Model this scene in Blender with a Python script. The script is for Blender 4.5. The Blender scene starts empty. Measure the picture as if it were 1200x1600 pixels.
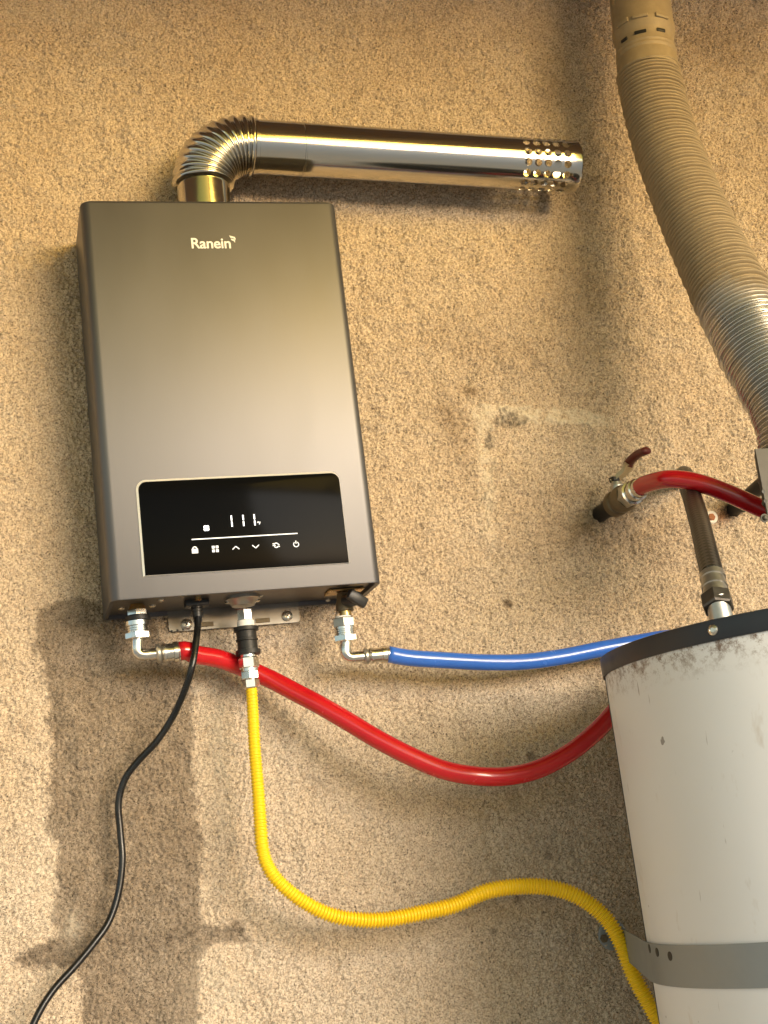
import bpy, bmesh, math, random
import numpy as np
from mathutils import Vector, Matrix
random.seed(7)
S = bpy.context.scene
COL = S.collection
R = math.radians
Z0 = 2.30                       # height of the heater's top above the ground

# ------------------------------------------------------------ camera
F_PX = 2235.15                  # focal length in pixels of a 1200 x 1600 picture
ROT = np.array([[0.9619429, -0.2459318, -0.1190939],
                [-0.0528105, 0.2602987, -0.9640828],
                [0.2680986, 0.9336820, 0.2374047]])      # world -> camera (x right, y down, z forward)
CAM = np.array([-0.14956567, -1.93931669, -0.9200479 + Z0])
cd = bpy.data.cameras.new('camera'); cam = bpy.data.objects.new('camera', cd); COL.objects.link(cam)
cd.sensor_fit = 'VERTICAL'; cd.sensor_height = 36.0; cd.lens = F_PX / 1600 * 36
cd.clip_start = 0.02; cd.clip_end = 3000
m = Matrix.Identity(4)
for i in range(3):
    m[i][0] = ROT[0][i]; m[i][1] = -ROT[1][i]; m[i][2] = -ROT[2][i]; m[i][3] = CAM[i]
cam.matrix_world = m
S.camera = cam

def ray(u, v): return ROT.T @ np.array([(u - 600) / F_PX, (v - 800) / F_PX, 1.0])
def at(u, v, y):                # the point at distance -y in front of the wall seen at (u, v) in the photograph
    d = ray(u, v); return Vector(CAM + d * ((y - CAM[1]) / d[1]))
def atz(u, v, z):
    d = ray(u, v); return Vector(CAM + d * ((z - CAM[2]) / d[2]))

# ------------------------------------------------------------ world, sun, exposure
SUN_DIR = Vector((0.50, -1.0, 0.21)).normalized()       # towards the light
world = bpy.data.worlds.new('World'); S.world = world; world.use_nodes = True
wn = world.node_tree; wn.nodes.clear()
sky = wn.nodes.new('ShaderNodeTexSky'); sky.sky_type = 'NISHITA'; sky.sun_disc = False
sky.sun_elevation = math.asin(SUN_DIR.z); sky.sun_rotation = math.atan2(SUN_DIR.x, SUN_DIR.y)
sky.air_density = 1.0; sky.dust_density = 1.0; sky.ozone_density = 1.0
bg = wn.nodes.new('ShaderNodeBackground'); bg.inputs[1].default_value = 0.13
wo = wn.nodes.new('ShaderNodeOutputWorld')
wn.links.new(sky.outputs[0], bg.inputs[0]); wn.links.new(bg.outputs[0], wo.inputs[0])
sl = bpy.data.lights.new('sun', 'SUN'); sl.energy = 1.5; sl.angle = R(31); sl.color = (1.0, 0.97, 0.93)
so = bpy.data.objects.new('sun', sl); COL.objects.link(so); so.location = (3, -5, 5)
so.rotation_euler = SUN_DIR.to_track_quat('Z', 'Y').to_euler()
S.view_settings.view_transform = 'Standard'; S.view_settings.look = 'None'
S.view_settings.exposure = 1.24; S.view_settings.gamma = 1.0; S.view_settings.use_curve_mapping = False
S.render.engine = 'CYCLES'
S.cycles.max_bounces = 8; S.cycles.diffuse_bounces = 4; S.cycles.glossy_bounces = 5

# ------------------------------------------------------------ materials
def rgb(r, g, b):               # sRGB 0..255 -> linear
    f = lambda c: (c / 255 / 12.92) if c / 255 <= 0.04045 else ((c / 255 + 0.055) / 1.055) ** 2.4
    return (f(r), f(g), f(b), 1)
class NT:
    def __init__(s, name):
        s.m = bpy.data.materials.new(name); s.m.use_nodes = True
        s.t = s.m.node_tree; s.b = s.t.nodes['Principled BSDF']
    def n(s, kind, **kw):
        o = s.t.nodes.new(kind)
        for k, v in kw.items():
            if k.startswith('i_'): o.inputs[k[2:].replace('_', ' ')].default_value = v
            else: setattr(o, k, v)
        return o
    def l(s, a, b): s.t.links.new(a, b)
    def co(s, kind='Object'): return s.n('ShaderNodeTexCoord').outputs[kind]
    def noise(s, scale, detail=3, rough=.5, vec=None, stretch=None):
        v = vec if vec is not None else s.co()
        if stretch:
            mp = s.n('ShaderNodeMapping'); mp.inputs['Scale'].default_value = stretch; s.l(v, mp.inputs[0]); v = mp.outputs[0]
        o = s.n('ShaderNodeTexNoise', i_Scale=scale, i_Detail=detail, i_Roughness=rough); s.l(v, o.inputs['Vector']); return o.outputs[0]
    def ramp(s, fac, stops):
        o = s.n('ShaderNodeValToRGB'); e = o.color_ramp.elements
        while len(e) < len(stops): e.new(.5)
        for el, (p, c) in zip(e, stops): el.position = p; el.color = c if len(c) == 4 else (*c, 1)
        s.l(fac, o.inputs[0]); return o.outputs[0]
    def mix(s, fac, a, b, mode='MIX'):
        o = s.n('ShaderNodeMix', data_type='RGBA', blend_type=mode)
        if hasattr(fac, 'links'): s.l(fac, o.inputs[0])
        else: o.inputs[0].default_value = fac
        for i, x in ((6, a), (7, b)):
            if hasattr(x, 'links'): s.l(x, o.inputs[i])
            else: o.inputs[i].default_value = x
        return o.outputs[2]
    def rng(s, v, a, b, c, d):
        o = s.n('ShaderNodeMapRange'); s.l(v, o.inputs[0])
        for i, x in enumerate((a, b, c, d)): o.inputs[i + 1].default_value = x
        return o.outputs[0]
    def bump(s, h, strength=.3, dist=.001, prev=None):
        o = s.n('ShaderNodeBump', i_Strength=strength, i_Distance=dist); s.l(h, o.inputs['Height'])
        if prev: s.l(prev, o.inputs['Normal'])
        s.l(o.outputs[0], s.b.inputs['Normal']); return o.outputs[0]
    def set(s, **kw):
        for k, v in kw.items():
            i = s.b.inputs[k.replace('_', ' ')]
            if hasattr(v, 'links'): s.l(v, i)
            else: i.default_value = v
        return s
W_, K_ = (1, 1, 1, 1), (0, 0, 0, 1)

def simple(name, col, rough=.5, metal=0, var=.12, scale=40, bump=0., bscale=200, coat=0, spec=.5):
    t = NT(name); f = t.noise(scale, 4, .6)
    dark = tuple(c * (1 - var) for c in col[:3]) + (1,); light = tuple(min(1, c * (1 + var)) for c in col[:3]) + (1,)
    t.set(Base_Color=t.mix(f, dark, light), Roughness=t.rng(f, .3, .7, max(0, rough - .08), rough + .08), Metallic=metal)
    t.b.inputs['Coat Weight'].default_value = coat; t.b.inputs['Specular IOR Level'].default_value = spec
    if bump: t.bump(t.noise(bscale, 3, .6), bump, .0005)
    return t.m

M = {}
# stucco: grain, stains and painted soft shadows in the attribute, sand grains and fine relief in nodes
t = NT('stucco')
co = t.co()
g1 = t.noise(330, 2, .6, co); g2 = t.noise(900, 2, .5, co); g3 = t.noise(3.0, 5, .6, co); g4 = t.noise(17, 5, .65, co)
base = t.mix(t.rng(g1, .35, .65, 0, 1), (.38, .295, .205, 1), (.66, .548, .412, 1))
base = t.mix(t.rng(g2, .35, .7, 0, .55), base, (.76, .66, .54, 1))
base = t.mix(t.rng(g3, .35, .7, 0, .35), base, t.mix(1.0, base, (.80, .66, .46, 1), 'MULTIPLY'))
base = t.mix(t.rng(g4, .45, .75, 0, .28), base, t.mix(1.0, base, (.74, .67, .58, 1), 'MULTIPLY'))
worm = t.noise(200, 1.5, .55, co); wa = t.n('ShaderNodeMath', operation='SUBTRACT'); t.l(worm, wa.inputs[0]); wa.inputs[1].default_value = .5
wb = t.n('ShaderNodeMath', operation='ABSOLUTE'); t.l(wa.outputs[0], wb.inputs[0])
base = t.mix(t.rng(wb.outputs[0], .0, .045, .74, 0), base, (.075, .050, .030, 1))
speck = t.ramp(t.noise(420, 1, .5, co), [(.0, K_), (.66, K_), (.71, W_)])
base = t.mix(speck, base, (.06, .042, .028, 1))
a = t.n('ShaderNodeAttribute', attribute_name='stain_shade', attribute_type='GEOMETRY')
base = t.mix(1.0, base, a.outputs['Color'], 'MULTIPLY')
p = t.n('ShaderNodeAttribute', attribute_name='plaster', attribute_type='GEOMETRY')
base = t.mix(p.outputs['Fac'], base, (.66, .60, .47, 1))
t.set(Base_Color=base, Roughness=.93); t.b.inputs['Specular IOR Level'].default_value = .25
nb = t.bump(g1, 1.0, .002); t.bump(g2, .35, .0005, nb)
M['stucco'] = t.m
# heater enclosure: satin grey metal
t = NT('satin_grey_metal')
f = t.noise(9, 5, .6, stretch=(1, 1, .35)); g = t.noise(700, 2, .5, stretch=(1, 1, .05))
t.set(Base_Color=t.mix(t.rng(f, .3, .7, 0, 1), (.125, .124, .131, 1), (.142, .141, .148, 1)), Metallic=.8, Roughness=t.rng(f, .3, .7, .41, .47))
t.bump(g, .06, .0003); M['satin'] = t.m
t = NT('galvanised_plate')
f = t.noise(14, 5, .6); t.set(Base_Color=t.mix(f, (.15, .135, .12, 1), (.22, .20, .18, 1)), Metallic=.85, Roughness=t.rng(f, .3, .7, .3, .5))
M['underplate'] = t.m
M['bracket'] = simple('bracket_steel', (.22, .205, .18), .38, .9, .25, 60)
t = NT('polished_steel')
f = t.noise(6, 3, .5, stretch=(.3, 1, 1)); g = t.noise(160, 3, .6, stretch=(.02, 1, 1))
t.set(Base_Color=t.mix(f, (.52, .50, .46, 1), (.62, .60, .55, 1)), Metallic=1.0, Roughness=t.rng(g, .3, .7, .10, .17))
t.bump(t.noise(12, 2, .5), .08, .001); M['steel'] = t.m
M['nickel'] = simple('nickel', (.66, .64, .60), .22, 1, .10, 90, .05)
M['nickel_dull'] = simple('dull_nickel', (.42, .40, .36), .36, .9, .25, 120, .1)
M['brass'] = simple('brass', (.55, .38, .16), .3, 1, .15, 90)
M['brass_dirty'] = simple('dirty_brass', (.17, .135, .085), .55, .6, .4, 160, .3)
M['ptfe'] = simple('white_tape', (.78, .76, .72), .6, 0, .05, 200, .2)
M['black_plastic'] = simple('black_plastic', (.018, .018, .019), .38, 0, .2, 80, .05)
M['black_iron'] = simple('black_iron', (.02, .019, .018), .5, .3, .3, 150, .3)
M['rubber'] = simple('black_rubber', (.006, .006, .0065), .28, 0, .2, 60, .05)
M['red'] = simple('red_hose', (.46, .007, .012), .2, 0, .12, 30, .04, 60, coat=.4)
M['blue'] = simple('blue_hose', (.035, .14, .56), .22, 0, .12, 30, .04, 60, coat=.4)
M['yellow'] = simple('yellow_coating', (.84, .56, .010), .34, 0, .06, 60, .05)
M['lever'] = simple('dark_red_lever', (.11, .017, .012), .45, 0, .4, 120, .2)
M['lever_zinc'] = simple('lever_zinc', (.5, .42, .27), .4, .5, .2, 120, .2)
M['redseal'] = simple('red_ring', (.40, .02, .015), .4)
M['rust'] = simple('rusty_stub', (.33, .13, .05), .85, 0, .4, 120, .4)
M['dark_metal'] = simple('dark_metal', (.12, .11, .10), .4, .8, .3, 120, .1)
M['chalk'] = simple('chalky_ring', (.75, .70, .60), .7, 0, .1, 120, .2)
M['screw'] = simple('screw_zinc', (.62, .58, .5), .28, 1, .12, 200)
t = NT('black_glass')
f = t.noise(7, 5, .65, stretch=(1, 1, 2.2))
t.set(Base_Color=(.0035, .0037, .0042, 1), Roughness=t.rng(f, .5, .8, .10, .16)); t.b.inputs['Specular IOR Level'].default_value = .02
M['glass'] = t.m
M['bezel'] = simple('light_bezel', (.82, .80, .75), .4, .35, .03)
t = NT('display_white'); t.set(Base_Color=(.7, .7, .7, 1), Emission_Color=(.95, .97, 1, 1), Emission_Strength=.75); M['lit'] = t.m
t = NT('icon_white'); t.set(Base_Color=(.72, .72, .70, 1), Roughness=.5, Emission_Color=(.95, .97, 1, 1), Emission_Strength=.3); M['icon'] = t.m
M['unlit'] = simple('unlit_segment', (.0062, .0062, .0066), .4)
M['logo'] = simple('logo_print', (.85, .82, .75), .5, 0, .03)
M['sticker'] = simple('sticker', (.62, .60, .52), .5, 0, .1)
# tank enamel with scuffs and rust by the rim
t = NT('tank_enamel'); co = t.co()
f = t.noise(4, 5, .6, co)
c = t.mix(f, (.68, .69, .70, 1), (.76, .77, .785, 1))
c = t.mix(t.ramp(t.noise(26, 4, .7, co, (1, 1, .45)), [(0, K_), (.62, K_), (.76, (.35, .35, .35))]), c, (.36, .28, .19, 1))
c = t.mix(t.ramp(t.noise(120, 2, .5, co, (1, 1, .14)), [(0, K_), (.735, K_), (.77, (.6, .6, .6))]), c, (.12, .08, .06, 1))
c = t.mix(t.ramp(t.noise(60, 2, .5, co, (1, 1, .8)), [(0, K_), (.74, K_), (.76, (.7, .7, .7))]), c, (.10, .08, .07, 1))
sx = t.n('ShaderNodeSeparateXYZ'); t.l(co, sx.inputs[0])
edge = t.rng(sx.outputs[2], -.038, -.002, 0, 1)
mm = t.n('ShaderNodeMath', operation='MULTIPLY'); t.l(edge, mm.inputs[0]); t.l(t.rng(t.noise(60, 7, .85, co), .48, .60, 0, .95), mm.inputs[1])
c = t.mix(mm.outputs[0], c, (.15, .085, .045, 1))
t.set(Base_Color=c, Roughness=t.rng(f, .3, .7, .3, .45)); t.bump(t.noise(5, 3, .5, co), .25, .004)
M['enamel'] = t.m
M['rim'] = simple('dark_rim_plastic', (.016, .019, .026), .42, 0, .25, 30, .1, 120)
t = NT('galvanised_strap'); f = t.noise(35, 5, .65)
t.set(Base_Color=t.mix(f, (.22, .24, .25, 1), (.30, .325, .335, 1)), Metallic=.55, Roughness=t.rng(f, .3, .7, .42, .6)); t.bump(t.noise(300, 2), .05, .0003)
M['strap'] = t.m
# flue duct: aluminium, dusty above, cleaner below (dust settled on the upper run)
def dusty(name, z_lo, z_hi, metalcol=(.60, .59, .56, 1)):
    t = NT(name); co = t.co()
    sx = t.n('ShaderNodeSeparateXYZ'); t.l(co, sx.inputs[0])
    nz = t.noise(11, 6, .7, co); nf = t.noise(60, 4, .7, co)
    ad = t.n('ShaderNodeMath', operation='MULTIPLY_ADD'); t.l(nz, ad.inputs[0]); ad.inputs[1].default_value = .14; t.l(sx.outputs[2], ad.inputs[2])
    d = t.rng(ad.outputs[0], z_lo, z_hi, 0, 1)
    dust = t.mix(nf, (.25, .19, .108, 1), (.41, .325, .20, 1))
    t.set(Base_Color=t.mix(d, metalcol, dust), Metallic=t.rng(d, 0, 1, .95, .12), Roughness=t.rng(d, 0, 1, .27, .62))
    t.bump(nf, .12, .0006); return t.m
_dz = at(1160, 500, -.25).z - at(998, 0, -.12).z + .07
M['flex'] = dusty('flexible_duct_aluminium', _dz - .01, _dz + .05)
M['rigid'] = dusty('dusty_vent_pipe', -10, -9)
M['hood'] = simple('weathered_galvanised', (.085, .078, .066), .6, .3, .4, 45, .2)
# braided hose
t = NT('braided_hose'); uv = t.co('UV')
mp = t.n('ShaderNodeMapping'); mp.inputs['Rotation'].default_value = (0, 0, .785); mp.inputs['Scale'].default_value = (11, 11, 1); t.l(uv, mp.inputs[0])
ck = t.n('ShaderNodeTexChecker', i_Scale=1.0); t.l(mp.outputs[0], ck.inputs[0])
c = t.mix(ck.outputs['Fac'], (.018, .017, .016, 1), (.085, .08, .07, 1))
t.set(Base_Color=c, Metallic=.5, Roughness=.42); t.bump(ck.outputs['Fac'], .6, .0008); M['braid'] = t.m
# surroundings
t = NT('concrete_ground'); f = t.noise(1.3, 6, .6); g = t.noise(40, 4, .6)
t.set(Base_Color=t.mix(g, t.mix(f, (.46, .42, .36, 1), (.56, .52, .45, 1)), (.48, .44, .37, 1)), Roughness=.9); t.bump(g, .3, .003); M['ground'] = t.m
t = NT('stained_timber'); f = t.noise(5, 6, .65, stretch=(12, 1, 12))
t.set(Base_Color=t.mix(f, (.16, .09, .04, 1), (.24, .14, .06, 1)), Roughness=.6); t.bump(f, .3, .002); M['timber'] = t.m

t = NT('amber_light_filter'); tb = t.n('ShaderNodeBsdfTransparent'); db = t.n('ShaderNodeBsdfTranslucent'); mx = t.n('ShaderNodeMixShader')  # sheet of the added roof, turns sunlight golden on the upper wall
f = t.noise(3, 4, .6); t.l(t.mix(f, (1.0, .66, .11, 1), (1.0, .70, .15, 1)), tb.inputs[0]); t.l(t.mix(f, (.62, .36, .08, 1), (.70, .42, .11, 1)), db.inputs[0]); mx.inputs[0].default_value = .18
t.l(tb.outputs[0], mx.inputs[1]); t.l(db.outputs[0], mx.inputs[2]); t.l(mx.outputs[0], t.t.nodes['Material Output'].inputs[0]); M['amber'] = t.m

# ------------------------------------------------------------ mesh helpers
def mesh(name, verts, faces, smooth=True, uvs=None):
    me = bpy.data.meshes.new(name); me.from_pydata([tuple(v) for v in verts], [], faces); me.update()
    if smooth: me.shade_smooth()
    return me
def link(name, me, mat, parent=None):
    o = bpy.data.objects.new(name, me); COL.objects.link(o)
    if mat is not None and not me.materials: me.materials.append(mat)
    if parent is not None: o.parent = parent; o.matrix_parent_inverse = Matrix.Identity(4)
    return o
def thing(name, label, cat, loc, group=None):
    o = bpy.data.objects.new(name, None); COL.objects.link(o); o.location = loc
    o.empty_display_size = .05; o['label'] = label; o['category'] = cat
    if group: o['group'] = group
    return o
def part(name, parent, me, mat, label=None):
    # world-space mesh -> child of parent (parents are unrotated, so only offsets matter)
    off = Vector((0, 0, 0)); q = parent
    while q is not None: off += q.location; q = q.parent
    me.transform(Matrix.Translation(-off))
    o = link(name, me, mat, parent)
    if label: o['label'] = label
    return o
def bm_mesh(bm, name='m', smooth=False, angle=None):
    me = bpy.data.meshes.new(name); bm.normal_update(); bm.to_mesh(me); bm.free()
    if smooth: me.shade_smooth()
    if angle is not None:
        me.shade_smooth()
        try: me.set_sharp_from_angle(angle=R(angle))
        except Exception: pass
    return me
def box(c, s, bevel=0, seg=2, rot=None):
    bm = bmesh.new(); bmesh.ops.create_cube(bm, size=1); bmesh.ops.scale(bm, vec=s, verts=bm.verts)
    if bevel: bmesh.ops.bevel(bm, geom=bm.edges[:], offset=bevel, segments=seg, affect='EDGES', profile=.5)
    if rot is not None: bmesh.ops.rotate(bm, matrix=rot, verts=bm.verts, cent=(0, 0, 0))
    bmesh.ops.translate(bm, vec=c, verts=bm.verts); return bm_mesh(bm, angle=35 if bevel else None)
def frame_of(d):
    d = Vector(d).normalized(); q = d.to_track_quat('Z', 'Y'); return q.to_matrix()
def lathe(base, axis, prof, n=32, sides=None, caps=True, angle=38, phase=0):
    """prof: list of (distance along axis, radius); sides -> polygon (hex nuts)"""
    k = sides or n; Rm = frame_of(axis); b = Vector(base); v = []; f = []
    for (h, r) in prof:
        for i in range(k):
            a = 2 * math.pi * i / k + phase
            v.append(b + Rm @ Vector((r * math.cos(a), r * math.sin(a), h)))
    for j in range(len(prof) - 1):
        for i in range(k):
            i2 = (i + 1) % k; f.append((j * k + i, j * k + i2, (j + 1) * k + i2, (j + 1) * k + i))
    if caps:
        f.append(tuple(range(k - 1, -1, -1))); f.append(tuple((len(prof) - 1) * k + i for i in range(k)))
    me = mesh('lathe', v, f)
    try: me.set_sharp_from_angle(angle=R(angle))
    except Exception: pass
    return me
def nut(base, axis, h, r, phase=0.0):
    return lathe(base, axis, [(0, r * .90), (h * .10, r), (h * .90, r), (h, r * .90)], sides=6, angle=20, phase=phase)
def catmull(pts, n):
    P = [Vector(p) for p in pts]; P = [P[0] * 2 - P[1]] + P + [P[-1] * 2 - P[-2]]; out = []
    for i in range(1, len(P) - 2):
        p0, p1, p2, p3 = P[i - 1:i + 3]
        for k in range(n):
            t = k / n
            out.append(.5 * ((2 * p1) + (-p0 + p2) * t + (2 * p0 - 5 * p1 + 4 * p2 - p3) * t * t + (-p0 + 3 * p1 - 3 * p2 + p3) * t ** 3))
    out.append(P[-2]); return out
def resample(path, step):
    d = [0]
    for a, b in zip(path, path[1:]): d.append(d[-1] + (b - a).length)
    n = max(2, int(round(d[-1] / step))); out = []; j = 0
    for i in range(n + 1):
        s = d[-1] * i / n
        while j < len(d) - 2 and d[j + 1] < s: j += 1
        q = (s - d[j]) / max(1e-9, d[j + 1] - d[j]); out.append(path[j].lerp(path[j + 1], q))
    return out, d[-1]
def tube(path, rad, n=20, step=.004, caps=True, uv=False, up=None, squash=None):
    """sweep; rad = number or function(s, angle) with s the arc length"""
    P, L = resample(path, step); v = []; f = []
    T = [(P[min(i + 1, len(P) - 1)] - P[max(i - 1, 0)]).normalized() for i in range(len(P))]
    u = (up or Vector((0, 1, .3))).cross(T[0]).normalized()
    for i, (p, t_) in enumerate(zip(P, T)):
        u = (u - t_ * u.dot(t_)).normalized(); w = t_.cross(u); s = L * i / (len(P) - 1)
        for k in range(n):
            a = 2 * math.pi * k / n; r = rad(s, a) if callable(rad) else rad
            v.append(p + (u * math.cos(a) + w * math.sin(a)) * r)
    for i in range(len(P) - 1):
        for k in range(n):
            k2 = (k + 1) % n; f.append((i * n + k, i * n + k2, (i + 1) * n + k2, (i + 1) * n + k))
    nf = len(f)
    if caps: f.append(tuple(range(n - 1, -1, -1))); f.append(tuple((len(P) - 1) * n + k for k in range(n)))
    me = mesh('tube', v, f)
    if uv:
        ul = me.uv_layers.new(name='UVMap'); circ = 2 * math.pi * (rad if not callable(rad) else rad(0, 0)); li = 0
        for fi in range(nf):
            i, k = divmod(fi, n)
            for (ii, kk) in ((i, k), (i, k + 1), (i + 1, k + 1), (i + 1, k)):
                ul.data[li].uv = (kk / n, L * ii / (len(P) - 1) / circ); li += 1
    return me
def join(mes):
    bm = bmesh.new()
    for q in mes: bm.from_mesh(q)
    me = bpy.data.meshes.new('joined'); bm.to_mesh(me); bm.free(); me.shade_smooth()
    try: me.set_sharp_from_angle(angle=R(38))
    except Exception: pass
    return me
def arc(c, a0, a1, r, n): return [(c[0] + r * math.cos(a0 + (a1 - a0) * i / n), c[1] + r * math.sin(a0 + (a1 - a0) * i / n)) for i in range(n + 1)]
def prism(outline, y0, y1, bevel=0):
    """outline in (x, z), extruded from y0 (front) to y1 (back)"""
    bm = bmesh.new(); vs = [bm.verts.new((x, y0, z)) for x, z in outline]; f = bm.faces.new(vs)
    r = bmesh.ops.extrude_face_region(bm, geom=[f]); bmesh.ops.translate(bm, vec=(0, y1 - y0, 0), verts=[e for e in r['geom'] if isinstance(e, bmesh.types.BMVert)])
    bmesh.ops.recalc_face_normals(bm, faces=bm.faces)
    if bevel:
        ed = [e for e in bm.edges if all(abs(q.co.y - y0) < 1e-6 for q in e.verts)]
        bmesh.ops.bevel(bm, geom=ed, offset=bevel, segments=3, affect='EDGES', profile=.5)
    return bm_mesh(bm, angle=30)
def struct(o): o['kind'] = 'structure'; return o

# ------------------------------------------------------------ the wall
WY = .006                                              # wall plane, the heater's back is y = 0
def build_wall():
    rs = np.random.RandomState(4)
    st = .00175
    x0, x1, z0, z1 = -.34, 1.34, Z0 - 1.32, Z0 + .52
    xs = np.arange(x0, x1, st); zs = np.arange(z0, z1, st)
    nx, nz = len(xs), len(zs)
    # labyrinth grain: band-passed noise
    fx = np.fft.fftfreq(nx, st)[None, :]; fz = np.fft.rfftfreq(nz, st)[:, None]
    fx = np.fft.rfftfreq(nx, st)[None, :]; fz = np.fft.fftfreq(nz, st)[:, None]
    fr = np.sqrt(fx ** 2 + fz ** 2)
    def band(f0, bw):
        n = np.fft.rfft2(rs.randn(nz, nx)); n *= np.exp(-((fr - f0) / bw) ** 2); r = np.fft.irfft2(n, s=(nz, nx)); return r / r.std()
    def low(scale):
        n = np.fft.rfft2(rs.randn(nz, nx)); n *= np.exp(-(fr * scale) ** 2); r = np.fft.irfft2(n, s=(nz, nx)); return r / r.std()
    fine = band(165, 60); med = band(90, 45); big = low(.035); blot = low(.012)
    h = np.clip(fine * .62 + med * .42, -2.4, 1.15)
    X, Zg = np.meshgrid(xs, zs)
    # -- stains, and soft shadows painted in with them, on the wall --------------------------------
    def wpt(u, v): q = at(u, v, WY); return q.x, q.z
    wob = low(.010) * .0035 + low(.03) * .005
    def inside(poly, soft, jit=1.0):
        P = np.array([wpt(*q) for q in poly]); d = np.full(X.shape, 9.0); ins = np.zeros(X.shape, bool)
        for i in range(len(P)):
            a, b = P[i], P[(i + 1) % len(P)]; e = b - a; L2 = e @ e
            t_ = np.clip(((X - a[0]) * e[0] + (Zg - a[1]) * e[1]) / L2, 0, 1)
            d = np.minimum(d, np.hypot(X - a[0] - t_ * e[0], Zg - a[1] - t_ * e[1]))
            c_ = ((a[1] > Zg) != (b[1] > Zg)) & (X < (b[0] - a[0]) * (Zg - a[1]) / (b[1] - a[1] + 1e-12) + a[0]); ins ^= c_
        sd = np.where(ins, d, -d) + wob * jit
        return np.clip(sd / soft + .5, 0, 1)
    def blob(u, v, ru, rv, rot=0, power=1.0):
        cx, cz = wpt(u, v); c, s = math.cos(rot), math.sin(rot); dx, dz = X - cx, Zg - cz
        a, b = (dx * c + dz * s) / (ru * .00095), (-dx * s + dz * c) / (rv * .00095)
        return np.exp(-((a * a + b * b) ** power))
    stain_shade = np.ones((nz, nx, 3)); plaster = np.zeros((nz, nx))
    def darken(mask, col):
        for k in range(3): stain_shade[..., k] *= 1 - mask * (1 - col[k])
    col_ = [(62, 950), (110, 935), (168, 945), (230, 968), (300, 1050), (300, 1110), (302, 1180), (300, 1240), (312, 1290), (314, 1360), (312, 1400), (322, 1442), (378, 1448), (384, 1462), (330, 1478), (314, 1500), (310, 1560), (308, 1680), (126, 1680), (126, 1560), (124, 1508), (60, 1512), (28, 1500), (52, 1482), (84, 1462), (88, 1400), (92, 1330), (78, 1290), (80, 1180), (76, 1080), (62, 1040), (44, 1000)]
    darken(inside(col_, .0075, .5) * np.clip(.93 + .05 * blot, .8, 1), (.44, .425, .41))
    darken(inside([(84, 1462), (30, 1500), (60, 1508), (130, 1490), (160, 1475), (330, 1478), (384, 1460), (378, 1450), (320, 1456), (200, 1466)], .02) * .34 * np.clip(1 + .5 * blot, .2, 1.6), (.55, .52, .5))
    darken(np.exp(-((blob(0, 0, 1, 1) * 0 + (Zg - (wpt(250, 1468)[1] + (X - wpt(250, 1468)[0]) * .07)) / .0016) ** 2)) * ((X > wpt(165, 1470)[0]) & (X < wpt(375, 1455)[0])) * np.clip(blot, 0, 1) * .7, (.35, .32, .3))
    for (u, v, ru, rv, ro, s_) in ((738, 612, 26, 10, .3, .6), (700, 655, 22, 42, -.35, .52), (718, 720, 20, 30, 0, .2), (800, 560, 130, 80, .3, .28), (900, 470, 60, 90, 0, .25), (860, 130, 40, 75, 0, .36),  # dirt smudges, and soft shadows of duct, valve and tank painted as colour
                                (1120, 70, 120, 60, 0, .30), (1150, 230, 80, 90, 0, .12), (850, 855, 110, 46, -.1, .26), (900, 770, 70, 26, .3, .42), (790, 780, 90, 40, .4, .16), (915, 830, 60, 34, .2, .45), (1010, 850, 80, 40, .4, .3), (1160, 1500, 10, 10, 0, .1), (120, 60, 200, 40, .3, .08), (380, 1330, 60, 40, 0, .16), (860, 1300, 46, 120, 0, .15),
                                (640, 320, 300, 24, -.05, .10)):  # faint shadow strip painted beneath the exhaust pipe
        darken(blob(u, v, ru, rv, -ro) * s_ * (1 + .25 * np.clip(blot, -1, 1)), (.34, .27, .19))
    for (u, v, ru, s_) in ((795, 943, 7, .8), (829, 1182, 7, .6), (808, 1405, 6, .5), (856, 1338, 6, .5), (368, 955, 4, .3), (620, 1390, 4, .4), (770, 1455, 5, .4)):
        darken(np.clip(blob(u, v, ru, ru, 0, 1.5) * 1.4, 0, 1) * s_, (.22, .18, .15))
    # patch scar: pale filler edge with chips
    scar = np.maximum(inside([(742, 632), (900, 640), (960, 652), (960, 664), (860, 662), (740, 655)], .006, .3), inside([(742, 632), (762, 636), (772, 760), (775, 900), (760, 900), (752, 760)], .014, .4) * np.clip((Zg - wpt(765, 900)[1]) / .16, 0, 1) * .75)
    plaster = np.maximum(plaster, scar * np.clip(.36 + .16 * blot, 0, .6))
    chip = np.maximum(inside([(775, 652), (800, 643), (826, 655), (815, 666), (790, 668), (768, 660)], .004, .22), inside([(757, 680), (766, 672), (772, 698), (764, 710), (755, 697)], .004, .22))
    chip = np.maximum(chip, inside([(780, 640), (790, 638), (790, 645), (782, 648)], .003, .1))
    cm = chip * np.clip(.6 + med * .2, 0, 1)
    plaster *= 1 - cm
    for k, c_ in enumerate((.26, .27, .29)): stain_shade[..., k] *= 1 - cm * (1 - c_)
    pale = np.zeros((nz, nx))
    for (u, v, ru, rv, s_) in ((110, 20, 70, 22, .22), (420, 1120, 60, 90, .16), (340, 1130, 26, 120, .25), (110, 1450, 14, 20, .4), (70, 1360, 14, 60, .15), (60, 20, 120, 20, .2), (830, 1300, 90, 60, .15), (350, 1540, 50, 60, .22), (1140, 880, 50, 40, .1)):
        pale = np.maximum(pale, blob(u, v, ru, rv) * s_ * np.clip(.7 + .5 * blot, 0, 1))
    plaster = np.maximum(plaster, pale)
    rust = blob(1128, 806, 20, 12, .5) * .9; darken(np.clip(rust, 0, 1), (.52, .30, .16)); darken(blob(1150, 795, 26, 12, .4) * .8, (.38, .26, .17))
    # relief (towards the room is -y)
    win = np.clip(np.minimum(np.minimum(X - x0, x1 - X), np.minimum(Zg - z0, z1 - Zg)) / .03, 0, 1)
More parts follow.
